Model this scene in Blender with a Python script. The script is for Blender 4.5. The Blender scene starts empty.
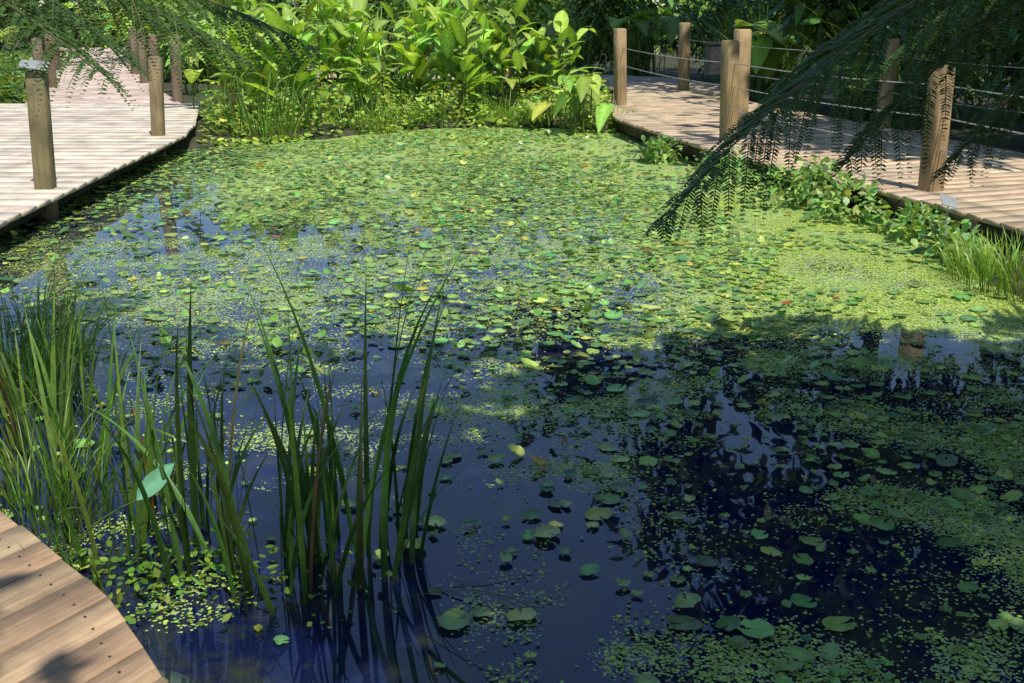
import bpy, math, numpy as np
from mathutils import Vector
rng=np.random.default_rng(7)
sc=bpy.context.scene
R=lambda a,b,n=None: rng.uniform(a,b,n)
def A(*x): return np.array(x,dtype=float)
def norm(v): return v/np.maximum(np.linalg.norm(v,axis=-1,keepdims=True),1e-9)

# ---------- mesh helpers ----------
def mk(name,V,F,mat,C=None,parent=None,smooth=False,extra=None):
    V=np.asarray(V,dtype=np.float32); me=bpy.data.meshes.new(name)
    F=[np.asarray(f,dtype=np.int32) for f in F if len(f)]
    nl=sum(f.size for f in F); npol=sum(len(f) for f in F)
    me.vertices.add(len(V)); me.vertices.foreach_set('co',V.ravel())
    me.loops.add(nl); me.polygons.add(npol)
    me.loops.foreach_set('vertex_index',np.concatenate([f.ravel() for f in F]))
    st=[];o=0
    for f in F:
        st.append(o+np.arange(len(f))*f.shape[1]); o+=f.size
    me.polygons.foreach_set('loop_start',np.concatenate(st).astype(np.int32))
    me.update(calc_edges=True); me.validate()
    if smooth: me.polygons.foreach_set('use_smooth',np.ones(npol,dtype=bool))
    if C is not None:
        C=np.asarray(C,dtype=np.float32)
        if C.shape[1]==3: C=np.concatenate([C,np.ones((len(C),1),np.float32)],1)
        a=me.attributes.new('col','FLOAT_COLOR','POINT'); a.data.foreach_set('color',C.ravel())
    if extra:
        for k,v in extra.items():
            v=np.asarray(v,dtype=np.float32)
            if v.ndim==1:
                a=me.attributes.new(k,'FLOAT','POINT'); a.data.foreach_set('value',v)
            else:
                a=me.attributes.new(k,'FLOAT_VECTOR','POINT'); a.data.foreach_set('vector',v.ravel())
    me.materials.append(mat)
    ob=bpy.data.objects.new(name,me); sc.collection.objects.link(ob)
    if parent: ob.parent=parent
    return ob
class Acc:
    def __init__(s): s.V=[];s.F={};s.C=[];s.n=0
    def add(s,V,F,C):
        V=np.asarray(V,float); 
        C=np.asarray(C,float)
        if C.ndim==1: C=np.tile(C,(len(V),1))
        for f in F:
            f=np.asarray(f)
            if len(f): s.F.setdefault(f.shape[1],[]).append(f+s.n)
        s.V.append(V);s.C.append(C);s.n+=len(V)
    def make(s,name,mat,**k):
        return mk(name,np.concatenate(s.V),[np.concatenate(v) for v in s.F.values()],mat,np.concatenate(s.C),**k)
def leaves(P,D,U,L,W,droop,C):
    N=len(P); D=norm(D); S=norm(np.cross(D,U)); 
    L=np.broadcast_to(L,(N,))[:,None]; W=np.broadcast_to(W,(N,))[:,None]; dr=np.broadcast_to(droop,(N,))[:,None]
    Z=A(0,0,1)
    def p(s): return P+D*L*s-Z*dr*L*s*s
    V=np.stack([p(0),p(.32)-S*W*.5,p(.32)+S*W*.5,p(.68)-S*W*.4,p(.68)+S*W*.4,p(1.)],1).reshape(-1,3)
    b=np.arange(N)[:,None]*6
    T=np.concatenate([b+A(0,2,1).astype(int),b+A(3,4,5).astype(int)]); Q=b+np.array([1,2,4,3])
    return V,[T,Q],np.repeat(C,6,axis=0)
def cvar(base,n,amt=.25,hue=.15):
    base=A(*base); v=1+rng.normal(0,amt,(n,1)); h=1+rng.normal(0,hue,(n,3))*A(1.3,.5,1)
    return np.clip(base*np.clip(v,.35,1.9)*h,.002,.8)
def blades(P,L,az,p0,p1,W,tw,C,K=10,pw=2.0,kink=None,ka=None):
    N=len(P); s=np.linspace(0,1,K); b=lambda x:np.broadcast_to(x,(N,))
    L,az,p0,p1,W,tw=map(b,(L,az,p0,p1,W,tw))
    phi=p0[:,None]+p1[:,None]*s[None]**pw
    if kink is not None: phi=phi+np.where(s[None]>kink[:,None],ka[:,None],0)
    ds=L[:,None]/(K-1)
    h=np.concatenate([np.zeros((N,1)),np.cumsum(np.sin(phi[:,:-1])*ds,1)],1)
    z=np.concatenate([np.zeros((N,1)),np.cumsum(np.cos(phi[:,:-1])*ds,1)],1)
    hd=np.stack([np.cos(az),np.sin(az),0*az],1); pd=np.stack([-np.sin(az),np.cos(az),0*az],1)
    c=P[:,None]+hd[:,None]*h[...,None]+A(0,0,1)*z[...,None]
    wd=np.cos(tw)[:,None]*pd+np.sin(tw)[:,None]*hd
    wp=(1-s**2.2)*(.75+.5*np.sin(s*2.6))*.85+.01
    off=wd[:,None]*(W[:,None]*.5*wp[None])[...,None]
    nrm=norm(np.cross(wd,A(0,0,1)))
    mid=c+nrm[:,None]*(W[:,None]*.12*wp[None])[...,None]
    V=np.stack([c-off,mid,c+off],2).reshape(-1,3)
    bi=(np.arange(N)[:,None,None]*K+np.arange(K-1)[None,:,None])*3
    Q=np.concatenate([(bi+np.array([0,1,4,3])).reshape(-1,4),(bi+np.array([1,2,5,4])).reshape(-1,4)])
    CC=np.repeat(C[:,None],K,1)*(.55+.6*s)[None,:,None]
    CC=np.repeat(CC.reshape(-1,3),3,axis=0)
    return V,[Q],CC
def bigleaves(P,D,U,L,W,droop,fold,C,K=8,heart=False):
    N=len(P); D=norm(D);S=norm(np.cross(D,U));Nn=np.cross(S,D)
    b=lambda x:np.broadcast_to(x,(N,))
    L,W,droop,fold=map(b,(L,W,droop,fold)); s=np.linspace(0,1,K)
    wp=np.sin(np.pi*np.clip(s,0,1)**(.6 if heart else .85))**.8; wp[-1]=.0; wp[0]=.25 if heart else .04
    c=P[:,None]+D[:,None]*(L[:,None]*s)[...,None]-A(0,0,1)*(droop[:,None]*L[:,None]*s**2)[...,None]
    rows=[]
    for l in (-1,-.5,0,.5,1):
        rip=rng.normal(0,.02,(N,K))*abs(l)
        o=S[:,None]*(W[:,None]*.5*wp*l)[...,None]+Nn[:,None]*((fold[:,None]*W[:,None]*.5*wp*(abs(l)**1.3))+rip*W[:,None])[...,None]
        if heart: o=o-D[:,None]*(L[:,None]*.18*(abs(l)**2)*(1-s))[...,None]
        rows.append(c+o)
    V=np.stack(rows,2).reshape(-1,3)
    bi=(np.arange(N)[:,None,None]*K+np.arange(K-1)[None,:,None])*5
    Q=np.concatenate([(bi+np.array([j,j+1,j+6,j+5])).reshape(-1,4) for j in range(4)])
    m=A(.92,1.08,1.35,1.08,.92)
    CC=(np.repeat(C,K,axis=0)[:,None]*m[None,:,None]).reshape(-1,3)
    return V,[Q],CC
def tube(pts,rad,sides=6):
    pts=np.asarray(pts,float);n=len(pts);rad=np.broadcast_to(rad,(n,))
    t=norm(np.gradient(pts,axis=0)); ref=A(0.13,.21,1.) if abs(t[0,2])<.9 else A(1.,.1,0)
    a=norm(np.cross(t,ref));b=np.cross(t,a)
    th=np.linspace(0,2*np.pi,sides,endpoint=False)
    V=(pts[:,None]+(a[:,None]*np.cos(th)[None,:,None]+b[:,None]*np.sin(th)[None,:,None])*rad[:,None,None]).reshape(-1,3)
    Q=[[i*sides+j,i*sides+(j+1)%sides,(i+1)*sides+(j+1)%sides,(i+1)*sides+j] for i in range(n-1) for j in range(sides)]
    return V,[np.array(Q)]
def bez(a,b,c,n=12):
    t=np.linspace(0,1,n)[:,None]; return (1-t)**2*A(*a)+2*t*(1-t)*A(*b)+t*t*A(*c)
tab=rng.random((256,256))
def vn(x,y):
    xi=np.floor(x).astype(int);yi=np.floor(y).astype(int);fx=x-xi;fy=y-yi
    fx=fx*fx*(3-2*fx);fy=fy*fy*(3-2*fy)
    g=lambda i,j:tab[(xi+i)%256,(yi+j)%256]
    return (g(0,0)*(1-fx)+g(1,0)*fx)*(1-fy)+(g(0,1)*(1-fx)+g(1,1)*fx)*fy
def fbm(x,y,s=1.,o=4):
    r=0;a=.5;t=0
    for i in range(o):
        r=r+a*vn(x*s+17.3*i+40,y*s+9.1*i+40);t+=a;a*=.55;s*=2.1
    return r/t
def ss(a,b,x):
    t=np.clip((x-a)/(b-a),0,1);return t*t*(3-2*t)

# ---------- materials ----------
def newmat(n):
    m=bpy.data.materials.new(n);m.use_nodes=True;nt=m.node_tree;nt.nodes.clear();return m,nt
def N(nt,t,**k):
    n=nt.nodes.new(t)
    for a,b in k.items():
        if a in n.inputs: n.inputs[a].default_value=b
        else: setattr(n,a,b)
    return n
def leafmat(name,rough=.45,trans=.3,nscale=25,spec=.5):
    m,nt=newmat(name);l=nt.links.new
    at=N(nt,'ShaderNodeAttribute',attribute_name='col');tc=N(nt,'ShaderNodeTexCoord')
    no=N(nt,'ShaderNodeTexNoise',Scale=nscale,Detail=1.)
    l(tc.outputs['Object'],no.inputs['Vector'])
    mr=N(nt,'ShaderNodeMapRange');mr.inputs['To Min'].default_value=.6;mr.inputs['To Max'].default_value=1.4;l(no.outputs['Fac'],mr.inputs['Value'])
    mx=N(nt,'ShaderNodeVectorMath',operation='SCALE');l(at.outputs['Color'],mx.inputs[0]);l(mr.outputs[0],mx.inputs['Scale'])
    p=N(nt,'ShaderNodeBsdfPrincipled');p.inputs['Roughness'].default_value=rough;p.inputs['Specular IOR Level'].default_value=spec
    l(mx.outputs[0],p.inputs['Base Color'])
    tr=N(nt,'ShaderNodeBsdfTranslucent');mc=N(nt,'ShaderNodeVectorMath',operation='MULTIPLY');mc.inputs[1].default_value=(1.5,1.5,.6)
    l(mx.outputs[0],mc.inputs[0]);l(mc.outputs[0],tr.inputs['Color'])
    ms=N(nt,'ShaderNodeMixShader');ms.inputs[0].default_value=trans;l(p.outputs[0],ms.inputs[1]);l(tr.outputs[0],ms.inputs[2])
    o=N(nt,'ShaderNodeOutputMaterial');l(ms.outputs[0],o.inputs[0]);return m
M_leaf=leafmat('foliage');M_blade=leafmat('iris_blade',.38,.3,40);M_pad=leafmat('lily_pad_leaf',.3,.1,30,.6)
M_weed=leafmat('duckweed_leaf',.5,.15,60);M_fern=leafmat('fern_leaf',.5,.25,30)
def woodmat():
    m,nt=newmat('weathered_wood');l=nt.links.new
    at=N(nt,'ShaderNodeAttribute',attribute_name='col');uv=N(nt,'ShaderNodeAttribute',attribute_name='buv')
    mp=N(nt,'ShaderNodeMapping');mp.inputs['Scale'].default_value=(3.,55.,12.);l(uv.outputs['Vector'],mp.inputs[0])
    n1=N(nt,'ShaderNodeTexNoise',Scale=1.,Detail=6.,Roughness=.65);l(mp.outputs[0],n1.inputs['Vector'])
    tc=N(nt,'ShaderNodeTexCoord')
    n2=N(nt,'ShaderNodeTexNoise',Scale=3.,Detail=6.,Roughness=.6);l(tc.outputs['Object'],n2.inputs['Vector'])
    r1=N(nt,'ShaderNodeMapRange');r1.inputs['From Min'].default_value=.3;r1.inputs['From Max'].default_value=.7;r1.inputs['To Min'].default_value=.62;r1.inputs['To Max'].default_value=1.15;l(n1.outputs['Fac'],r1.inputs['Value'])
    r2=N(nt,'ShaderNodeMapRange');r2.inputs['From Min'].default_value=.3;r2.inputs['From Max'].default_value=.6;r2.inputs['To Min'].default_value=.55;r2.inputs['To Max'].default_value=1.12;l(n2.outputs['Fac'],r2.inputs['Value'])
    mu=N(nt,'ShaderNodeMath',operation='MULTIPLY');l(r1.outputs[0],mu.inputs[0]);l(r2.outputs[0],mu.inputs[1])
    mx=N(nt,'ShaderNodeVectorMath',operation='SCALE');l(at.outputs['Color'],mx.inputs[0]);l(mu.outputs[0],mx.inputs['Scale'])
    p=N(nt,'ShaderNodeBsdfPrincipled');p.inputs['Roughness'].default_value=.75;l(mx.outputs[0],p.inputs['Base Color'])
    bp=N(nt,'ShaderNodeBump');bp.inputs['Strength'].default_value=.5;bp.inputs['Distance'].default_value=.004;l(n1.outputs['Fac'],bp.inputs['Height']);l(bp.outputs[0],p.inputs['Normal'])
    o=N(nt,'ShaderNodeOutputMaterial');l(p.outputs[0],o.inputs[0]);return m
M_wood=woodmat()
def simple(name,col,rough=.6,metal=0,ns=20,var=.4):
    m,nt=newmat(name);l=nt.links.new
    tc=N(nt,'ShaderNodeTexCoord');no=N(nt,'ShaderNodeTexNoise',Scale=ns,Detail=6.);l(tc.outputs['Object'],no.inputs['Vector'])
    cr=N(nt,'ShaderNodeValToRGB');cr.color_ramp.elements[0].position=.3;cr.color_ramp.elements[1].position=.7
    cr.color_ramp.elements[0].color=(*[c*(1-var) for c in col],1);cr.color_ramp.elements[1].color=(*[c*(1+var) for c in col],1)
    l(no.outputs['Fac'],cr.inputs[0]);p=N(nt,'ShaderNodeBsdfPrincipled');p.inputs['Roughness'].default_value=rough;p.inputs['Metallic'].default_value=metal
    l(cr.outputs[0],p.inputs['Base Color']);bp=N(nt,'ShaderNodeBump');bp.inputs['Strength'].default_value=.5;bp.inputs['Distance'].default_value=.02;l(no.outputs['Fac'],bp.inputs['Height']);l(bp.outputs[0],p.inputs['Normal'])
    o=N(nt,'ShaderNodeOutputMaterial');l(p.outputs[0],o.inputs[0]);return m
M_soil=simple('soil_and_litter',(.045,.045,.018),.9,0,6,.6)
M_bark=simple('bark',(.07,.05,.035),.85,0,14,.5)
M_metal=simple('cable_steel',(.4,.4,.39),.45,.3)
M_dark=simple('dark_plastic',(.03,.03,.032),.5)
M_plate=simple('label_plate',(.3,.32,.3),.35,.1,8,.12)

# ---------- pond shape ----------
pond=np.array([(-5.0,0),(-4.6,6),(-4.7,13.6),(-4.0,14.2),(-2.7,15),(-1.8,16.2),(-.5,16.7),(.7,16.6),(1.5,16),(2.1,14.5),(2.7,11.8),(3.7,8.9),(3.45,7.8),(3.15,7.0),(3.3,5.8),(3.1,4.6),(2.7,3),(2.4,0),(1.8,-1.5)],float)
def sdist(x,y):
    px,py=pond[:,0],pond[:,1];qx,qy=np.roll(px,-1),np.roll(py,-1)
    d=np.full(x.shape,1e9);ins=np.zeros(x.shape,bool)
    for a,b,c,e in zip(px,py,qx,qy):
        vx,vy=c-a,e-b;t=np.clip(((x-a)*vx+(y-b)*vy)/(vx*vx+vy*vy),0,1)
        d=np.minimum(d,np.hypot(x-a-t*vx,y-b-t*vy))
        cond=((b>y)!=(e>y));xi=a+(y-b)/(e-b+1e-12)*vx
        ins^=cond&(x<xi)
    return np.where(ins,-d,d)
def gh(x,y):
    d=sdist(x,y)+(fbm(x,y,1.6)-.5)*.5
    return -.6+ss(-.7,.25,d)*.68+(fbm(x,y,.7)-.5)*.08*ss(0,1,d)
gx=np.concatenate([-np.geomspace(400,13,14),np.arange(-12,12.01,.16),np.geomspace(13,400,14)])
gy=np.concatenate([-np.geomspace(400,9,14),np.arange(-8,29.01,.16),np.geomspace(30,500,14)])
def grid(gx,gy):
    X,Y=np.meshgrid(gx,gy);nx,ny=len(gx),len(gy)
    i=(np.arange(ny-1)[:,None]*nx+np.arange(nx-1)[None]).ravel()
    return X.ravel(),Y.ravel(),np.stack([i,i+1,i+1+nx,i+nx],1)
X,Y,Q=grid(gx,gy);mk('ground',np.stack([X,Y,gh(X,Y)],1),[Q],M_soil,smooth=True)

# ---------- cover fields ----------
def xb(y): return np.interp(y,[1.,2.57,3.9,5.4,6.3],[.75,.62,.42,-.25,-.8])
def rightd(x,y): return np.interp(y,[5.5,6.8,7.8,8.6,11.8,15.5],[3.1,3.1,3.3,3.3,2.3,1.4])-x
def hole(x,y): return np.hypot((x-2.3)/.42,(y-7.4)/.62)
def yedge(x): return np.interp(x,[-2.6,-1.4,-.7,-.3,.3],[4.2,4.8,5.2,5.4,5.5])
def cover(x,y):
    n=fbm(x,y,.9);n2=fbm(x+9,y+3,3.,3)
    c=.66+.22*ss(2.0,.6,np.abs(x+1.5))*ss(8.5,10,y)
    c=c+.6*ss(2.6,1.,rightd(x,y))*ss(5.6,6.6,y)
    c=c-.24*ss(1.4,.5,np.abs(x-.1))*ss(13,11,y)
    c=c+.3*ss(13,15.5,y)
    lw=ss(-.4,-1.1,x)*ss(12,10,y); c=c*(1-lw)+lw*(.31+.14*ss(6.5,9.5,y)-.1*ss(-2.4,-3.2,x))
    c=c-.4*ss(-2.7,-3.4,x)*ss(9,12,y)
    op=ss(.5,-.6,y-yedge(x)+(n-.5)*1.6)*ss(.2,-.3,x-xb(y)+(n2-.5)*.6); c=c*(1-op)+op*(.04+.14*ss(.56,.7,n2)*ss(.45,.6,n))
    rd=ss(6.4,5.4,y)*(1-op)*ss(-.9,-.3,x-xb(y)+.3); c=c*(1-rd)+rd*(.12+.22*ss(1.,2.6,x)+.26*ss(.48,.66,n2))
    c=c-(.55+.5*(n2-.5))*ss(1.4,.5,hole(x,y)+(n2-.5)*1.8)
    g=np.clip(c*2.2,.12,1)
    return np.clip(c+((n-.5)*1.0+(n2-.5)*1.0)*g,0.,1)
def padden(x,y):
    n=fbm(x+31,y+7,.8)
    p=.85*ss(-1.6,-.5,x)*ss(5.2,6.4,y)
    p=np.maximum(p,.13*ss(4.5,5.8,y)+.28*ss(8.5,11,y))
    p=p*(1-.85*ss(1.8,.9,rightd(x,y)))
    op=ss(.4,-.5,y-yedge(x))*ss(.2,-.2,x-xb(y)); p=p*(1-op)+op*.06
    rd=ss(6.2,5.4,y)*(1-op)*ss(-.6,-.1,x-xb(y)+.2); p=p*(1-rd)+rd*.12
    p=p*(1-ss(1.3,.9,hole(x,y)))
    p=p*(1-.6*ss(13,15.5,y))
    return np.clip(p*(.25+1.3*ss(.38,.62,n)),0,1)
wx=np.arange(-5.4,4.4,.05);wy=np.arange(-2,17.4,.06)
X,Y,Q=grid(wx,wy)
m,nt=newmat('pond_water');l=nt.links.new
tc=N(nt,'ShaderNodeTexCoord');cv=N(nt,'ShaderNodeAttribute',attribute_name='cover')
def weedlayer(scale,thr,rad):
    v=N(nt,'ShaderNodeTexVoronoi',voronoi_dimensions='2D',Scale=scale);l(tc.outputs['Object'],v.inputs['Vector'])
    sp=N(nt,'ShaderNodeSeparateColor');l(v.outputs['Color'],sp.inputs[0])
    a=N(nt,'ShaderNodeMath',operation='MULTIPLY_ADD');l(cv.outputs['Fac'],a.inputs[0]);a.inputs[1].default_value=thr[0];a.inputs[2].default_value=thr[1]
    b=N(nt,'ShaderNodeMath',operation='LESS_THAN');l(sp.outputs[0],b.inputs[0]);l(a.outputs[0],b.inputs[1])
    c=N(nt,'ShaderNodeMath',operation='LESS_THAN');l(v.outputs['Distance'],c.inputs[0]);c.inputs[1].default_value=rad
    d=N(nt,'ShaderNodeMath',operation='MULTIPLY');l(b.outputs[0],d.inputs[0]);l(c.outputs[0],d.inputs[1])
    return d,sp,v
d1,s1,v1=weedlayer(115.,(1.25,-.12),.52);d2,s2,v2=weedlayer(70.,(.9,-.25),.5)
mxm=N(nt,'ShaderNodeMath',operation='MAXIMUM');l(d1.outputs[0],mxm.inputs[0]);l(d2.outputs[0],mxm.inputs[1])
cr=N(nt,'ShaderNodeValToRGB');e=cr.color_ramp.elements;e[0].color=(.25,.35,.045,1);e[1].color=(.55,.64,.16,1);l(s1.outputs[1],cr.inputs[0])
big=N(nt,'ShaderNodeTexNoise',Scale=1.3,Detail=4.);l(tc.outputs['Object'],big.inputs['Vector'])
mcol=N(nt,'ShaderNodeMix',data_type='RGBA');bm=N(nt,'ShaderNodeMapRange');bm.inputs['From Min'].default_value=.38;bm.inputs['From Max'].default_value=.62;bm.inputs['To Max'].default_value=.8
l(big.outputs['Fac'],bm.inputs['Value']);l(bm.outputs[0],mcol.inputs[0]);l(cr.outputs[0],mcol.inputs[6]);mcol.inputs[7].default_value=(.38,.52,.20,1)
pw=N(nt,'ShaderNodeBsdfPrincipled');pw.inputs['Roughness'].default_value=.5;l(mcol.outputs[2],pw.inputs['Base Color'])
bp=N(nt,'ShaderNodeBump');bp.inputs['Strength'].default_value=.6;bp.inputs['Distance'].default_value=.004;l(v1.outputs['Distance'],bp.inputs['Height']);bp.invert=True;l(bp.outputs[0],pw.inputs['Normal'])
sub=N(nt,'ShaderNodeTexNoise',Scale=2.6,Detail=9.,Roughness=.72);l(tc.outputs['Object'],sub.inputs['Vector'])
cs=N(nt,'ShaderNodeValToRGB');e=cs.color_ramp.elements;e[0].position=.47;e[0].color=(.004,.007,.042,1);e[1].position=.7;e[1].color=(.045,.05,.022,1);l(sub.outputs['Fac'],cs.inputs[0])  # navy stop puts blue sky reflection into the base colour; other stop is submerged weed
wt=N(nt,'ShaderNodeBsdfPrincipled');wt.inputs['Roughness'].default_value=.015;wt.inputs['IOR'].default_value=1.8;l(cs.outputs[0],wt.inputs['Base Color'])
rp=N(nt,'ShaderNodeTexNoise',Scale=2.2,Detail=2.);l(tc.outputs['Object'],rp.inputs['Vector'])
b2=N(nt,'ShaderNodeBump');b2.inputs['Strength'].default_value=.1;b2.inputs['Distance'].default_value=.02;l(rp.outputs['Fac'],b2.inputs['Height']);l(b2.outputs[0],wt.inputs['Normal'])
ms=N(nt,'ShaderNodeMixShader');l(mxm.outputs[0],ms.inputs[0]);l(wt.outputs[0],ms.inputs[1]);l(pw.outputs[0],ms.inputs[2])
o=N(nt,'ShaderNodeOutputMaterial');l(ms.outputs[0],o.inputs[0])
mk('water',np.stack([X,Y,0*X],1),[Q],m,extra={'cover':cover(X,Y)})

# ---------- lily pads ----------
cand=np.stack([R(-4.3,3.8,90000),R(2,16.4,90000)],1)
cand=cand[R(0,1,len(cand))<padden(cand[:,0],cand[:,1])]
cand=cand[sdist(cand[:,0],cand[:,1])<-.1]
cell={};acc=[]
for x,y in cand:
    r=rng.choice([.02,.03,.042,.055],p=[.32,.38,.23,.07])*(1.1 if y>6 else .85)*rng.uniform(.85,1.15);k=(int(x//.14),int(y//.14));ok=True
    for i in(-1,0,1):
        for j in(-1,0,1):
            for (a,b,c) in cell.get((k[0]+i,k[1]+j),()):
                if (a-x)**2+(b-y)**2<(.85*(r+c))**2: ok=False;break
            if not ok:break
        if not ok:break
    if ok: cell.setdefault(k,[]).append((x,y,r));acc.append((x,y,r))
pads=np.array(acc);n=len(pads);print('PADS',n)
K=14;th0=R(0,2*np.pi,n);ang=np.linspace(.16,2*np.pi-.16,K)
tilt=np.abs(rng.normal(0,.06,n));uu=rng.random(n)<.1;tilt[uu]=R(.15,.6,uu.sum());ta=R(0,6.28,n)
rr=pads[:,2][:,None]*(1+rng.normal(0,.04,(n,K)))*(1+.12*np.cos(2*(ang[None]+R(0,6.28,n)[:,None])))
thx=th0[:,None]+ang[None]
def padpt(rad,thx,zc):
    dx=rad*np.cos(thx);dy=rad*np.sin(thx);dz=zc+(np.cos(thx-ta[:,None])+1)*rad*tilt[:,None]
    return np.stack([pads[:,0][:,None]+dx,pads[:,1][:,None]+dy,dz],-1)
zb=R(.004,.016,n)[:,None]
curl=np.abs(rng.normal(0,.004,(n,K)))
ctr=np.stack([pads[:,0],pads[:,1],zb[:,0]+tilt*pads[:,2]*.9],-1)[:,None]
V=np.concatenate([ctr,padpt(rr*.6,thx,zb-.001),padpt(rr,thx,zb+curl)],1)
b=np.arange(n)[:,None,None]*(2*K+1);j=np.arange(K-1)[None,:,None]
T=(b+np.concatenate([0*j,1+j,2+j],2)).reshape(-1,3);Qd=(b+np.concatenate([1+j,1+K+j,2+K+j,2+j],2)).reshape(-1,4)
C=cvar((.21,.36,.09),n,.22,.1)
u=rng.random(n);C[u<.2]=cvar((.38,.48,.1),(u<.2).sum(),.15,.1);mm=(u>.2)&(u<.206);C[mm]=cvar((.4,.32,.04),mm.sum());mm=(u>.206)&(u<.21);C[mm]=cvar((.25,.1,.03),mm.sum())
mm=(u>.21)&(u<.4);C[mm]=cvar((.11,.22,.08),mm.sum(),.2)
prof=np.concatenate([[1.3],np.full(K,1.05),np.full(K,.9)])
CC=(C[:,None]*prof[None,:,None]).reshape(-1,3)
mk('lily_pads',V.reshape(-1,3),[T,Qd],M_pad,CC,smooth=True)

# ---------- duckweed ----------
m0=320000;x=R(-4.,3.2,m0);y=2.2+(R(0,1,m0)**1.4)*8.5
cvv=cover(x,y);fine=fbm(x,y,14.,2)
k=(rng.random(m0)<np.clip(cvv*1.0-.04,0,1)*ss(.35,.6,fine+cvv*.2))&(sdist(x,y)<-.03)
x,y=x[k],y[k];n=len(x);print('WEED',n)
r=R(.0025,.0068,n);a=R(0,6.28,n);hx=np.linspace(0,2*np.pi,6,endpoint=False)
tx=rng.normal(0,.22,n);ty=rng.normal(0,.22,n);zc=R(.003,.009,n)
dx=r[:,None]*np.cos(hx+a[:,None])*1.25;dy=r[:,None]*np.sin(hx+a[:,None])
V=np.stack([x[:,None]+dx,y[:,None]+dy,zc[:,None]+dx*tx[:,None]+dy*ty[:,None]],-1).reshape(-1,3)
mk('duckweed',V,[np.arange(n*6).reshape(n,6)],M_weed,np.repeat(cvar((.38,.51,.08),n,.28,.12),6,axis=0))

x=R(-3.4,1.8,9000);y=R(5.,16.,9000);k=(rng.random(9000)<.10+.5*ss(.55,.7,fbm(x,y,1.1)))&(sdist(x,y)<-.1)
x,y=x[k][:2200],y[k][:2200];n=len(x);ac=Acc()
a=R(0,6.28,n);D=np.stack([np.cos(a),np.sin(a),R(-.1,.9,n)],1)
ac.add(*leaves(np.stack([x,y,R(.005,.06,n)],1),D,A(0,0,1)+rng.normal(0,.3,(n,3)),R(.04,.09,n),R(.03,.06,n),.1,cvar((.19,.33,.06),n)))
ac.make('emergent_pond_leaves',M_pad)
ac=Acc()
for _ in range(45):
    px,py=R(-3.,.8),R(7,14)
    a=np.arange(5)*1.256+R(0,1);D=np.stack([np.cos(a),np.sin(a),np.full(5,.6)],1)
    ac.add(*leaves(np.tile(A(px,py,.045),(5,1)),D,A(0,0,1)+0*D,.018,.012,.1,np.full((5,3),.7)))
    ac.add(*tube([(px,py,0),(px,py,.045)],.002,4),A(.1,.15,.05))
ac.make('white_water_flowers',leafmat('petal',.5,.3))

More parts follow.
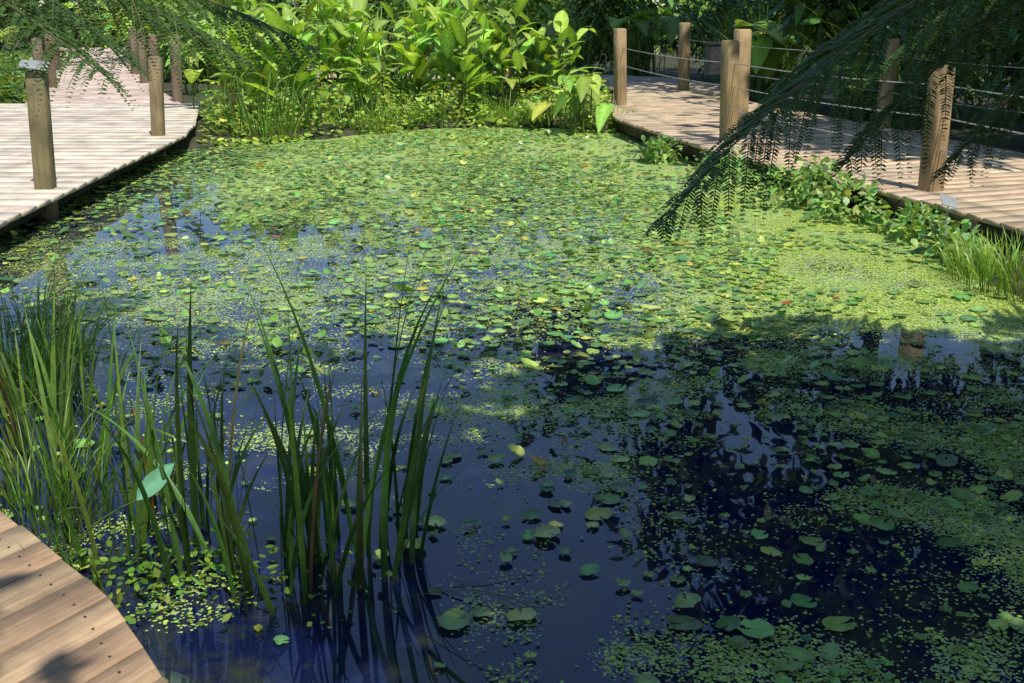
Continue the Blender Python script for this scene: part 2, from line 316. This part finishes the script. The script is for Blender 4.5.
# ---------- decks ----------
def resample(P,u):
    P=np.asarray(P,float);d=np.concatenate([[0],np.cumsum(np.linalg.norm(np.diff(P,axis=0),axis=1))]);d/=d[-1]
    return np.stack([np.interp(u,d,P[:,0]),np.interp(u,d,P[:,1])],-1)
BI=[[0,1,5,4],[1,2,6,5],[2,3,7,6],[3,0,4,7],[4,5,9,8],[5,6,10,9],[6,7,11,10],[7,4,8,11],[8,9,10,11],[3,2,1,0]]
def board(q,zt,th,buv0,L,W):
    q=np.asarray(q);c=q.mean(0);e=.003
    ins=q+norm(c-q)*e*1.4
    V=np.concatenate([np.c_[q,np.full(4,zt-th)],np.c_[q,np.full(4,zt-e)],np.c_[ins,np.full(4,zt)]])
    uv=np.array([(0,0,0),(0,W,0),(L,W,0),(L,0,0)],float)+buv0
    return V,np.tile(uv,(3,1))
def strip(name,F,B,zt,w,cols,splits=1,bearer=True,gap=.006,screws=False):
    root=bpy.data.objects.new(name,None);sc.collection.objects.link(root)
    F=np.asarray(F,float);B=np.asarray(B,float);LF=np.linalg.norm(np.diff(F,axis=0),axis=1).sum();LB=np.linalg.norm(np.diff(B,axis=0),axis=1).sum()
    nb=int(max(LF,LB)/w);Vs=[];Us=[];Cs=[];Fs=[];k=0;sa=Acc()
    for i in range(nb):
        g=gap/2/w;f=resample(F,[(i+g)/nb,(i+1-g)/nb]);bb=resample(B,[(i+g)/nb,(i+1-g)/nb])
        d=norm(f-bb);f=f+d*R(-.012,.012)
        cuts=[0]+sorted(R(.2,.8,splits))*1+[1] if splits else [0,1]
        if screws:
            for a in(.04,.5):
                for s_ in(.25,.75):
                    p=f[0]+(f[1]-f[0])*s_+(bb[0]-f[0])*a;th=np.linspace(0,6.28,9)[:-1]
                    sa.add(np.c_[p[0]+.004*np.cos(th),p[1]+.004*np.sin(th),np.full(8,zt+.003)],[[list(range(8))]],A(.1,.1,.1))
        for s0,s1 in zip(cuts[:-1],cuts[1:]):
            L=np.linalg.norm(f[0]-bb[0]);e=.003/L if s1<1 else 0
            q=[f[0]+(bb[0]-f[0])*s0,f[1]+(bb[1]-f[1])*s0,f[1]+(bb[1]-f[1])*(s1-e),f[0]+(bb[0]-f[0])*(s1-e)]
            V,U=board(q,zt+R(-.0015,.0015),.035,A(R(0,50),R(0,50),R(0,9)),L*(s1-s0),w)
            Vs.append(V);Us.append(U);Cs.append(np.tile(cvar(cols,1,.08,.03),(12,1)));Fs.append(np.array(BI)+k);k+=12
    mk('deck_boards',np.concatenate(Vs),[np.concatenate(Fs)],M_wood,np.concatenate(Cs),parent=root,extra={'buv':np.concatenate(Us)})
    if screws: sa.make('screws',M_dark,parent=root)
    if bearer:
        Vs=[];Us=[];Cs=[];Fs=[];k=0;nn=max(4,int(LF/.8))
        for (t0,t1) in((.03,.06),(.94,.97)):
            for i in range(nn):
                f=resample(F,[i/nn,(i+.995)/nn]);bb=resample(B,[i/nn,(i+.995)/nn])
                wd=.05/np.linalg.norm(f[0]-bb[0]);a=t0
                q=[f[0]+(bb[0]-f[0])*a,f[1]+(bb[1]-f[1])*a,f[1]+(bb[1]-f[1])*(a+wd),f[0]+(bb[0]-f[0])*(a+wd)]
                V,U=board(q,zt-.04,.15,A(R(0,9),0,0),.8,.15);Vs.append(V);Us.append(U[:, [1,0,2]]);Cs.append(np.tile(A(.06,.045,.03),(12,1)));Fs.append(np.array(BI)+k);k+=12
        mk('bearer_beams',np.concatenate(Vs),[np.concatenate(Fs)],M_wood,np.concatenate(Cs),parent=root,extra={'buv':np.concatenate(Us)})
        ac=Acc()
        for i in range(nn):
            f=resample(F,[(i+.5)/nn])[0];bb=resample(B,[(i+.5)/nn])[0]
            for a in(.09,.9):
                p=f+(bb-f)*a;ac.add(*tube([(p[0],p[1],-.7),(p[0],p[1],zt-.045)],.06,8),A(.1,.1,.1))
        ac.make('support_piles',M_bark,parent=root)
    return root
ZD=.25
strip('boardwalk',[(-3.5,4.6),(-3.70,7.86),(-3.95,13.4),(-4.2,14.8),(-5.0,17.9)],[(-11,4.6),(-11,7.86),(-11,13.4),(-11,14.8),(-11.,17.9)],ZD,.3,(.76,.63,.49),3,gap=.004)
strip('boardwalk',[(-5.3,17.96),(-6.6,21),(-8.9,27),(-14,42)],[(-7.8,17.96),(-9,21.6),(-11.3,27.8),(-17,42.6)],ZD,.3,(.72,.55,.44),0,gap=.004)
strip('boardwalk',[(1.9,21.0),(1.45,16.2),(1.43,15.5),(2.22,11.8),(3.36,8.57),(3.6,7.4),(4.3,5),(5.3,2.5)],[(4.1,21.7),(3.75,19.0),(4.0,17.6),(4.9,14.),(5.7,10.6),(6.1,8.8),(6.9,6),(8,3.6)],ZD,.2,(.64,.48,.30),1)
strip('boardwalk',[(1.88,21.06),(1,22.6),(-1,24),(-5,25)],[(4.05,21.8),(3.4,24.5),(1,26.5),(-5,27.7)],ZD,.2,(.6,.47,.34),0)
strip('boardwalk',[(-3.4,4.4),(-2.3,3.7),(-1.61,3.15),(-1.29,2.82),(-1.10,2.63),(-.92,2.38),(-.80,2.2),(-.5,1.7),(.2,1.1),(2,.6)],[(-4.9,2.5),(-3.6,1.9),(-3.0,1.4),(-2.75,1.2),(-2.5,1.0),(-2.35,.85),(-2.2,.7),(-1.8,.1),(-1.1,-.7),(1.2,-1.5)],ZD,.16,(.50,.33,.19),1,gap=.008,screws=True)

# ---------- posts, cables ----------
def post(x,y,h,w=.13,rot=0,col=(.2,.13,.07),z0=None,tilt=(0,0)):
    z0=ZD-.28 if z0 is None else z0
    e=.014;hw=w/2
    ring=lambda a,z:[(-a+e,-a,z),(a-e,-a,z),(a,-a+e,z),(a,a-e,z),(a-e,a,z),(-a+e,a,z),(-a,a-e,z),(-a,-a+e,z)]
    V=[];lean=rng.normal(0,.008,2)+A(*tilt)
    zs=[z0,ZD+.02,ZD+h*.5,ZD+h-.02,ZD+h]
    for i,z in enumerate(zs):
        for p in ring(hw-(.014 if i==4 else 0),z):
            c,s=math.cos(rot),math.sin(rot);V.append((x+p[0]*c-p[1]*s+lean[0]*(z-ZD),y+p[0]*s+p[1]*c+lean[1]*(z-ZD),z))
    Q=[[i*8+j,i*8+(j+1)%8,(i+1)*8+(j+1)%8,(i+1)*8+j] for i in range(4) for j in range(8)]
    V=np.array(V);uv=np.stack([V[:,2],(V[:,0]+V[:,1])*1.,V[:,0]-V[:,1]],1)+R(0,20)
    return mk('wooden_post',V,[Q,[list(range(32,40))]],M_wood,np.tile(cvar(col,1,.12,.03),(40,1)),extra={'buv':uv})
oc=(.36,.24,.11);lc=(.25,.19,.09)
for (x,y,h,w,r,t) in [(-4.0,9.41,.98,.15,.1,.045),(-4.26,13.4,.92,.14,0.05,.05),(-3.85,5.6,1.0,.15,0,0)]: post(x,y,h,w,r,lc,tilt=(t,0))
RP=[(1.70,17.6,1.16),(2.51,12.9,1.12),(3.55,9.3,1.03),(4.5,5.3,1.08)]
for x,y,h in RP: post(x,y,h,.16,.4,oc,tilt=(-.03,0))
for x,y,h in [(3.17,20.8,1.2),(2.85,14.0,1.22)]: post(x,y,h,.17,.3,oc,tilt=(-.02,0))
for x,y in [(4.75,14.3),(5.5,10.9),(1.1,24.6),(-.1,24.3),(-1.9,24.9),(.9,26.3),(-3.6,25)]: post(x,y,1.1,.15,.4,oc)
for x,y in [(-5.45,18.3),(-6.4,20.2),(-7.4,22.7),(-8.6,25.8),(-7.7,18.4),(-10,31),(-8.8,21.6),(-11,27.4),(-12.5,37)]: post(x,y,1.0,.15,.5,(.22,.16,.1),tilt=(.03,0))
ac=Acc()
def cable(a,b,z,sag=.03):
    m=((a[0]+b[0])/2,(a[1]+b[1])/2,z-sag*2)
    ac.add(*tube(bez((a[0],a[1],z),m,(b[0],b[1],z),8),.0055,5),A(.2,.2,.2))
ps=[(1.70,17.6),(2.51,12.9),(3.55,9.3),(4.5,5.3)]
for a,b in zip(ps[:-1],ps[1:]):
    for z in(.6,.86,1.12): cable(a,b,z)
ps=[(3.17,20.8),(4.75,14.3),(5.5,10.9)]
for a,b in zip(ps[:-1],ps[1:]):
    for z in(.7,1.15): cable(a,b,z)
ac.make('railing_cables',M_metal)
def box(name,c,s,mat,rot=(0,0,0),parent=None,bev=.006):
    import bmesh
    bm=bmesh.new();bmesh.ops.create_cube(bm,size=1)
    bmesh.ops.scale(bm,vec=s,verts=bm.verts);bmesh.ops.bevel(bm,geom=bm.edges[:],offset=bev,segments=2,affect='EDGES')
    me=bpy.data.meshes.new(name);bm.to_mesh(me);bm.free();me.materials.append(mat)
    ob=bpy.data.objects.new(name,me);ob.location=c;ob.rotation_euler=rot;sc.collection.objects.link(ob)
    if parent:ob.parent=parent
    return ob
e=bpy.data.objects.new('plant_label',None);sc.collection.objects.link(e)
box('plate',(-3.95,9.36,1.28),(.22,.13,.008),M_plate,(.5,.15,.2),e,.003);box('bracket',(-3.955,9.4,1.25),(.05,.05,.05),M_dark,(0,0,0),e,.004)
e=bpy.data.objects.new('plant_label',None);sc.collection.objects.link(e)
box('plate',(3.1,7.75,.42),(.15,.1,.006),M_plate,(.8,.3,.3),e,.002)
a2=Acc();a2.add(*tube([(3.12,7.78,-.2),(3.1,7.76,.41)],.006,6),A(.1,.1,.1));a2.make('stake',M_metal,parent=e)
e=bpy.data.objects.new('electrical_box',None);sc.collection.objects.link(e)
box('housing',(2.5,14.05,1.1),(.2,.14,.36),M_dark,(0,0,.3),e,.012);box('lid',(2.5,14.04,1.3),(.22,.16,.03),M_dark,(0,0,.3),e,.008);box('bracket',(2.69,14.03,1.1),(.2,.03,.05),M_metal,(0,0,-.1),e,.004)

# ---------- irises ----------
def clump(name,cx,cy,rx,ry,n,L,W,col,lean=(.02,.16),bend=(.0,.5),kinks=.12,z=-.12):
    a=R(0,6.28,n);q=np.sqrt(R(0,1,n));x=cx+rx*q*np.cos(a);y=cy+ry*q*np.sin(a)
    P=np.stack([x,y,np.full(n,z)],1);az=np.arctan2((y-cy)/ry,(x-cx)/rx)+rng.normal(0,.8,n)
    Ls=R(L[0],L[1],n)*(1.08-.25*q);p1=R(*bend,n)**1.0
    kk=np.where(rng.random(n)<kinks,R(.45,.85,n),2.);ka=R(.9,1.9,n)
    C=cvar(col,n,.25,.12);br=rng.random(n)<.04;C[br]=cvar((.16,.11,.04),br.sum(),.2)
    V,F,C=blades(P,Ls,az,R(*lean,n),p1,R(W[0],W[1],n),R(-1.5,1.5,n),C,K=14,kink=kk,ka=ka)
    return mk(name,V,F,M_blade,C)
IR=(.06,.13,.022)
clump('iris_clump',-.48,3.25,.17,.3,36,(.65,1.3),(.016,.034),IR,(.0,.25),(.0,.7),.06)
clump('iris_clump',-.74,3.1,.15,.2,26,(.6,1.2),(.015,.03),IR,(.0,.25),(.0,.7),.06)
clump('iris_clump',-1.08,3.35,.18,.25,32,(.6,1.2),(.014,.028),IR,(.0,.26),(.0,.75),.08)
clump('iris_clump',-1.38,3.5,.2,.3,34,(.5,1.1),(.012,.023),(.10,.2,.03),(.0,.3),(.1,.9))
clump('iris_clump',-1.85,4.1,.25,.4,48,(.5,1.0),(.013,.025),(.13,.24,.035),(.0,.35),(.1,1.))
clump('iris_clump',-1.3,3.05,.2,.12,22,(.2,.55),(.009,.017),(.12,.22,.03),(.0,.5),(.1,1.))
V,F,C=blades(np.array([(-.4,3.1,-.1),(-.95,3.2,-.1),(-.38,3.1,-.1),(-.5,3.05,-.1),(-.45,3.0,-.1),(-.5,3.2,-.1)]),A(1.15,.9,.6,.8,.75,1.25),A(.1,2.6,-.3,-.5,.3,.15),A(.2,.3,.9,.9,1.1,.1),A(1.7,1.3,1.4,.9,1.,.5),A(.026,.02,.01,.006,.006,.03),A(.4,.3,.2,0,0,.8),cvar((.09,.18,.03),6)*np.array([[1],[1],[.6],[.5],[.5],[1]]),K=16,pw=1.2)
mk('arching_iris_blades',V,F,M_blade,C)
def grass(name,cx,cy,rx,ry,n,L,W,col,bend=(.6,1.9),z=.0):
    a=R(0,6.28,n);q=np.sqrt(R(0,1,n));P=np.stack([cx+rx*q*np.cos(a),cy+ry*q*np.sin(a),np.full(n,z)],1)
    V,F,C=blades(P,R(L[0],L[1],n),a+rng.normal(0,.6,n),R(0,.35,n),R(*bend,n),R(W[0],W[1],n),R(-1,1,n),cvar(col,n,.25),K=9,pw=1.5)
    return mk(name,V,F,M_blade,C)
grass('grass_tussock',-2.35,4.9,.34,.45,420,(.35,.62),(.005,.01),(.17,.3,.04))
grass('grass_tussock',-1.65,3.5,.25,.25,130,(.25,.5),(.005,.009),(.15,.27,.03))
grass('grass_tussock',3.3,7.0,.4,.6,600,(.15,.36),(.006,.012),(.22,.36,.04))
grass('grass_tussock',3.55,6.1,.35,.5,300,(.15,.36),(.006,.012),(.18,.3,.04))
for (x,y) in [(-3.3,14.9),(-2.1,15.9),(-1.2,16.7),(-.2,16.9),(.2,16.8),(1.3,16.3),(-1.7,16.4)]:
    grass('grass_tussock',x,y,.4,.25,110,(.25,.6),(.009,.016),(.24,.38,.05))
n=420;x=rng.normal(-1.15,.3,n);y=rng.normal(3.1,.14,n);a=R(0,6.28,n)
ac=Acc();ac.add(*leaves(np.stack([x,y,R(.0,.08,n)],1),np.stack([np.cos(a),np.sin(a),R(0,.8,n)],1),A(0,0,1)+rng.normal(0,.3,(n,3)),R(.02,.045,n),R(.012,.028,n),.1,cvar((.15,.26,.03),n)))
ac.make('creeping_water_plant',M_leaf)
ac=Acc();P=np.array([(-1.15,3.08,.3)])
ac.add(*bigleaves(P,np.array([(.5,.3,.5)]),np.array([(.3,-.9,.4)]),.165,.06,.05,.12,np.array([(.16,.4,.22)])))
ac.add(*tube(bez((-1.5,3.0,-.1),(-1.4,3.05,.2),(-1.15,3.08,.3),12),.004,5),A(.08,.13,.03));ac.make('broad_leaf_water_plant',M_leaf)

# ---------- leafy volumes ----------
def blob(ac,c,r,n,Ls,col,wr=.45,amt=.3,droop=.3):
    c=A(*c);r=A(*r);d=norm(rng.normal(0,1,(n,3)));q=R(.25,1,n)**.5
    P=c+d*r*q[:,None]*(1+.25*np.sin(d[:,:1]*5+d[:,1:2]*4+c[0]*3))
    P[:,2]=np.maximum(P[:,2],.03)
    D=norm(d*.7+rng.normal(0,.6,(n,3))+A(0,0,.15));L=R(*Ls,n)
    ac.add(*leaves(P,D,A(0,0,1)+rng.normal(0,.45,(n,3)),L,L*wr,droop,cvar(col,n,amt)))
def bush(name,cx,cy,r,h,n,Ls,col,wr=.45):
    ac=Acc();k=7
    for i in range(k):
        a=R(0,6.28);q=R(0,.6)*r
        zc=R(.3,.8)*h;rr=r*R(.4,.65)
        blob(ac,(cx+q*math.cos(a),cy+q*math.sin(a),zc),(rr,rr,h*.32),n//k,Ls,col,wr)
        ac.add(*tube(bez((cx,cy,0),(cx,cy,zc*.5),(cx+q*math.cos(a),cy+q*math.sin(a),zc),5),.015,5),A(.05,.05,.02))
    return ac.make(name,M_leaf)
def inquad(x,y):
    rx=np.interp(y,[2,5,7.4,8.57,11.8,15.5,16.2,21],[5.3,4.3,3.6,3.36,2.22,1.43,1.45,1.9]);return x>rx-.06
ac=Acc();n=24000;x=R(-5.,2.2,n);y=R(13.6,22.5,n);d=sdist(x,y)+(fbm(x,y,2.2)-.5)*1.2;k=(d>-.15)&~inquad(x,y)&~((x<np.interp(y,[13.4,15,17.9,20],[-3.85,-4.15,-4.9,-6]))&(y<20))
x,y=x[k],y[k];n=len(x);a=R(0,6.28,n);h=R(0,1,n)*(.04+.6*ss(.35,.75,fbm(x,y,1.6)))
L=R(.05,.13,n);ac.add(*leaves(np.stack([x,y,.02+h],1),np.stack([np.cos(a),np.sin(a),R(-.2,.8,n)],1),A(0,0,1)+rng.normal(0,.35,(n,3)),L,L*.6,.2,cvar((.34,.47,.08),n,.3)))
x=R(-13,-7.9,9000);y=R(18.05,30,9000);k=x<np.interp(y,[18,21.6,27.8],[-7.9,-9.1,-11.4]);x,y=x[k],y[k];n=len(x);a=R(0,6.28,n);L=R(.1,.25,n)
ac.add(*leaves(np.stack([x,y,R(.02,.6,n)],1),np.stack([np.cos(a),np.sin(a),R(-.2,.8,n)],1),A(0,0,1)+rng.normal(0,.35,(n,3)),L,L*.5,.2,cvar((.16,.26,.04),n,.25)))
ac.make('marsh_ground_cover',M_leaf)
def canna(name,cx,cy,r,k,h,Ls,Wr,col,heart=False,z=.05):
    ac=Acc()
    for i in range(k):
        a=R(0,6.28);q=R(0,r);x=cx+q*math.cos(a);y=cy+q*math.sin(a);H=R(*h);lx,ly=rng.normal(0,.12,2)
        st=bez((x,y,z),(x,y,z+H*.5),(x+lx,y+ly,z+H*.8),8);ac.add(*tube(st,np.linspace(.014,.006,8),5),A(.12,.2,.04))
        m=int(R(5,9)) if not heart else 1;ts=np.linspace(.3,1,m) if not heart else A(1.)
        idx=np.atleast_1d(np.clip((ts*7).astype(int),0,7));P=st[idx];az=R(0,6.28)+np.arange(m)*2.6
        up=R(.2,1.3,m)+ts*.6 if not heart else R(-.5,.5,m)
        if heart and rng.random()<.6: az=-1.57+rng.normal(0,.8,1)
        D=np.stack([np.cos(az),np.sin(az),up],1);L=R(*Ls,m)
        ac.add(*bigleaves(P,D,A(0,0,1)*1.0+np.stack([-np.cos(az),-np.sin(az),0*az],1)*.5,L,L*Wr*R(.85,1.15,m),R(.1,.7,m),R(.1,.35,m),cvar(col,m,.28,.1),heart=heart))
    return ac.make(name,M_leaf)
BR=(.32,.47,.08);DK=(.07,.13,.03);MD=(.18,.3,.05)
clump('reed_bed',-3.4,15.5,.8,.8,130,(.6,1.2),(.02,.035),(.12,.22,.03),(.0,.3),(.1,1.),.1,z=0)
for (x,y,r,k,h) in [(-4.3,17.,.6,8,(1.3,2.1)),(-3.6,16.6,.5,7,(.9,1.6)),(-3.3,17.4,.6,11,(1.3,2.2)),(-2.4,17.4,.5,10,(1.2,2.1)),(-1.5,18.0,.5,9,(1.2,1.9)),(-.75,17.4,.4,11,(1.3,2.1)),(-.15,18.4,.4,7,(1.1,1.9)),(-3.2,19.8,.8,12,(1.6,2.4)),(-1.2,20.2,.8,12,(1.5,2.4)),(.6,19.6,.5,7,(1.,1.8))]:
    canna('canna_plant',x,y,r,k,h,(.45,.82),.33,BR)
canna('taro_plant',.95,15.95,.32,16,(.4,1.0),(.26,.42),.62,BR,True)
canna('taro_plant',.4,16.5,.25,8,(.3,.7),(.3,.4),.65,BR,True)
canna('taro_plant',-2.2,16.6,.5,12,(.6,1.2),(.3,.45),.6,BR,True)
canna('taro_plant',-3.7,18.3,.6,10,(1.3,1.9),(.45,.65),.65,BR,True)
canna('taro_plant',-.3,19.5,.6,10,(1.2,1.8),(.5,.7),.65,BR,True)
canna('taro_plant',4.6,20.6,.5,9,(1.2,1.8),(.6,.9),.85,BR,True)
canna('taro_plant',5.2,17,.5,9,(1.,1.6),(.5,.7),.8,MD,True)
canna('taro_plant',3.2,26.4,.9,12,(1.2,2.),(.6,.8),.7,MD,True)
canna('taro_plant',-6.0,22.5,.9,16,(1.,1.7),(.5,.7),.6,BR,True)
canna('taro_plant',-9.8,20.5,.9,16,(1.,1.7),(.5,.7),.6,BR,True)
ac=Acc()
for (x,y,z,r) in [(2.2,11.3,.14,.33),(2.6,10.2,.15,.4),(2.95,9.35,.12,.32),(3.2,8.5,.08,.24),(1.75,12.9,.08,.22),(3.25,7.8,.05,.18),(2.85,9.9,.22,.25)]:
    blob(ac,(x-.05,y,z),(r,r*1.3,.19),360,(.05,.12),(.28,.42,.12),.5)
ac.make('bank_creeper',M_leaf)
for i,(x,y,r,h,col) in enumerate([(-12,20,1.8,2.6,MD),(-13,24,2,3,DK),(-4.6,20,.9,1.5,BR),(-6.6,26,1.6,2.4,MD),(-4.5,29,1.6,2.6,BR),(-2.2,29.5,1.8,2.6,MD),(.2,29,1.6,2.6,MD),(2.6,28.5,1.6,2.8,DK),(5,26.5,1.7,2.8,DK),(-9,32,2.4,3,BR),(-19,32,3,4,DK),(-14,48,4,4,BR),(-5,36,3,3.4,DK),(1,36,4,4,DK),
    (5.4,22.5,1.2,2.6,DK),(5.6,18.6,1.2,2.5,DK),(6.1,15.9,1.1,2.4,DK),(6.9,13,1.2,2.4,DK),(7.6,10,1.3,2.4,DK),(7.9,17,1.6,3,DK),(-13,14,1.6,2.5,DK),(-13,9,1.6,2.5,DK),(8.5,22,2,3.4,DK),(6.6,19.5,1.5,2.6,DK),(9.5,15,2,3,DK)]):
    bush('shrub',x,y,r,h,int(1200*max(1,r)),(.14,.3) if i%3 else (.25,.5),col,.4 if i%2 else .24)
for (x,y) in [(1.6,27.6),(2.9,27.2),(4.7,23.4),(4.9,21.3),(-1.,28),(5.6,17.4),(-2.5,22),(.5,21.5)]:
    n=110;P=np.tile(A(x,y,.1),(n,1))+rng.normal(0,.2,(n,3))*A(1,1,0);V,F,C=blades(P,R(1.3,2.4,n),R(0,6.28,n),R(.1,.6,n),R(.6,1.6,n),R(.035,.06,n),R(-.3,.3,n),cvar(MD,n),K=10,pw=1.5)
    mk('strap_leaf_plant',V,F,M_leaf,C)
ac=Acc()
for i in range(40):
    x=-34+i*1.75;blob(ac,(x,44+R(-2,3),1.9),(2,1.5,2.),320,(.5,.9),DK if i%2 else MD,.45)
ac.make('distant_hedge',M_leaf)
def tree(name,x,y,H,clumps,nl,Ls,col,r0=.16):
    ac=Acc();top=A(x,y,H*.75);tr=bez((x,y,-.1),(x+.3,y-.2,H*.4),top,10);ac.add(*tube(tr,np.linspace(r0,r0*.45,10),9),A(.1,.1,.1))
    root=bpy.data.objects.new(name,None);sc.collection.objects.link(root)
    lf=Acc()
    for (cx,cy,cz,r) in clumps:
        s=tr[int(R(5,9.9))];ac.add(*tube(bez(s,((s[0]+cx)/2,(s[1]+cy)/2,max(s[2],cz)),(cx,cy,cz),7),np.linspace(r0*.35,.015,7),5),A(.1,.1,.1))
        for _ in range(6):
            o=rng.normal(0,.5,3)*r;blob(lf,(cx+o[0],cy+o[1],cz+o[2]*.5),(r*.55,r*.55,r*.35),int(nl/6),Ls,col,.42)
    ac.make('trunk_and_limbs',M_bark,parent=root);lf.make('crown',M_leaf,parent=root)
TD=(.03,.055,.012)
cl=[(R(4.4,11),R(18.5,23),R(4,15.5),R(1.3,1.9)) for _ in range(34)]+[(.3,20,4.0,.9),(1.6,19.6,5.0,1.0),(2.8,19.4,6.6,1.2),(3.4,19,8.2,1.2),(3.9,19,10.5,1.3),(4.2,19,13,1.3)]
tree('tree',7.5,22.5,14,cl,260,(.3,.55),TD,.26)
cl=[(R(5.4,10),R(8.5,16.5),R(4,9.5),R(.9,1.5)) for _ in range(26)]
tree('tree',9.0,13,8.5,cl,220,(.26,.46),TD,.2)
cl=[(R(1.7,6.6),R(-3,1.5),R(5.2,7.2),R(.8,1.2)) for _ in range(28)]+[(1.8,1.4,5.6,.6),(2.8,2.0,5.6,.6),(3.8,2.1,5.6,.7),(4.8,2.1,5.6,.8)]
tree('tree',5.2,-2.4,6.5,cl,300,(.2,.38),TD,.18)  # unseen tree behind the camera, added to cast shade on the near pond
tree('tree',-2.2,-4.5,5.6,[(.0,-.3,5.2,.5),(-.5,-.8,5.2,.5),(-.7,-1.2,5.3,.5),(-1.3,-2.,5.5,.8),(-2,-3.5,5.8,1.2)],90,(.12,.24),TD,.12)  # sparse crown out of view, placed to dapple the sun on the near deck

# fallen leaves on the decks
ac=Acc();P=[]
for _ in range(30): P.append((R(-2.6,-1.0),R(1.2,3.0),ZD+.008))
for _ in range(90): P.append((R(-9,-4.2),R(7,17),ZD+.008))
for _ in range(90):
    y=R(6,20);P.append((np.interp(y,[5,7.4,8.57,11.8,15.5,21],[4.3,3.6,3.36,2.22,1.43,1.9])+R(.15,2),y,ZD+.008))
P=np.array(P);n=len(P);a=R(0,6.28,n);k=~((P[:,1]<3.2)&(P[:,0]>np.interp(P[:,1],[1.7,2.2,2.63,3.15],[-.6,-.9,-1.2,-1.7])))
P,a=P[k],a[k];n=len(P);ac.add(*leaves(P,np.stack([np.cos(a),np.sin(a),0*a+.05],1),A(0,0,1)+rng.normal(0,.25,(n,3)),R(.02,.06,n),R(.01,.022,n),.05,cvar((.2,.16,.06),n,.3)))
ac.make('fallen_leaves',M_leaf)

# ---------- tree ferns ----------
def frond(ac,P0,P1,P2,pl=.5,col=(.05,.10,.02),np_=36,hang=.3):
    c=bez(P0,P1,P2,60);ac.add(*tube(c[::4],np.linspace(.012,.003,len(c[::4])),5),A(.12,.12,.04))
    tan=norm(np.gradient(c,axis=0))
    for i in range(np_):
        t=.14+.86*(i+.5)/np_;k=min(59,int(t*59));p=c[k];T=tan[k];side=norm(np.cross(T,A(0,0,1)))
        ln=pl*min(1,(t-.05)*4)*(1-t**4)**.8+.04
        for sg in(-1,1):
            d=norm(side*sg*.8+T*.6+A(0,0,-.12)+rng.normal(0,.1,3));m=max(5,int(ln/.0115));s=(np.arange(m)+.5)/m
            lnn=ln*R(.85,1.1)
            pp=p+d*(lnn*s)[:,None]-A(0,0,1)*(hang*lnn*s**2)[:,None]
            q=norm(np.cross(d,A(0,0,1)));Lp=(.034*(1-s**2.)+.005)*min(1,pl/.42)
            for g in(-1,1):
                D=q*g*.8+d*.65+A(0,0,-.1)+rng.normal(0,.07,(m,3))
                ac.add(*leaves(pp,D,np.tile(A(0,0,1),(m,1))+rng.normal(0,.15,(m,3)),Lp,.0125,.1,cvar(col,m,.18,.08)))
            ac.add(*leaves(p[None],(d-A(0,0,.15))[None],A(0,0,1)[None],ln,.004,.15,np.array([[.12,.14,.04]])))
def treefern(name,x,y,z,fr,ntr=0,L=2.0,tb=(.1,0),col=(.06,.12,.025)):
    root=bpy.data.objects.new(name,None);sc.collection.objects.link(root)
    tr=Acc();tr.add(*tube(bez((x+tb[0],y+tb[1],-.65),(x,y+.05,z*.5),(x,y,z),12),np.linspace(.13,.08,12),12),A(.1,.1,.1));tr.make('trunk',M_bark,parent=root)
    ac=Acc()
    for f in fr: frond(ac,(x,y,z),f[0],f[1],f[2],np_=f[3] if len(f)>3 else 30,hang=f[4] if len(f)>4 else .3,col=col)
    for (a0) in (ntr or []):
        dx,dy=math.cos(a0),math.sin(a0);l=L*R(.85,1.1)
        frond(ac,(x,y,z),(x+dx*l*.45,y+dy*l*.45,z+.65),(x+dx*l,y+dy*l,z-.2+R(-.3,.2)),.42,np_=24)
    ac.make('fronds',M_fern,parent=root)
treefern('tree_fern',3.1,4.4,2.4,[((1.4,4.02,2.05),(.49,3.75,1.01),.54,42,.32),((1.6,4.4,2.1),(.95,4.5,1.32),.5,34,.35),((1.85,4.2,1.95),(1.2,4.0,1.2),.44,30,.4),((2.4,4.5,1.9),(1.75,4.5,1.1),.42,28,.45),((2.3,5.0,2.2),(1.7,5.4,1.4),.45,28,.35)],[-.9,-.2,.6,-1.8])
treefern('tree_fern',-2.6,4.6,2.0,[((-1.7,4.4,2.05),(-.72,4.2,1.60),.42,32,.6),((-1.8,4.8,2.0),(-1.2,5.2,1.5),.4,30,.6),((-2.1,4.4,1.95),(-1.35,3.8,1.5),.36,28,.6),((-2.3,5.2,2.0),(-2.0,6.0,1.45),.42,28,.5)],[2.6,3.6,4.6])

# ---------- camera, light, world ----------
cam=bpy.data.cameras.new('camera');co=bpy.data.objects.new('camera',cam);sc.collection.objects.link(co)
co.location=(0,0,1.75);co.rotation_euler=(math.radians(90-17),0,0);cam.sensor_width=36;cam.lens=1100/1024*36;cam.clip_end=2000;cam.clip_start=.05
sc.camera=co
d=Vector((.22,-.45,.87)).normalized()
L=bpy.data.lights.new('sun','SUN');L.energy=5;L.angle=math.radians(.5);L.color=(1,.96,.89)
lo=bpy.data.objects.new('sun',L);lo.rotation_euler=d.to_track_quat('Z','Y').to_euler();sc.collection.objects.link(lo)
w=bpy.data.worlds.new('World');sc.world=w;w.use_nodes=True;nt=w.node_tree
sky=nt.nodes.new('ShaderNodeTexSky');sky.sky_type='NISHITA';sky.sun_disc=False;sky.sun_elevation=math.asin(d.z);sky.sun_rotation=math.atan2(d.x,d.y)
sky.dust_density=.2;sky.ozone_density=4.;sky.air_density=1.
bg=nt.nodes['Background'];bg.inputs[1].default_value=.14;nt.links.new(sky.outputs[0],bg.inputs[0])
sc.view_settings.view_transform='Standard';sc.view_settings.look='None';sc.view_settings.exposure=0
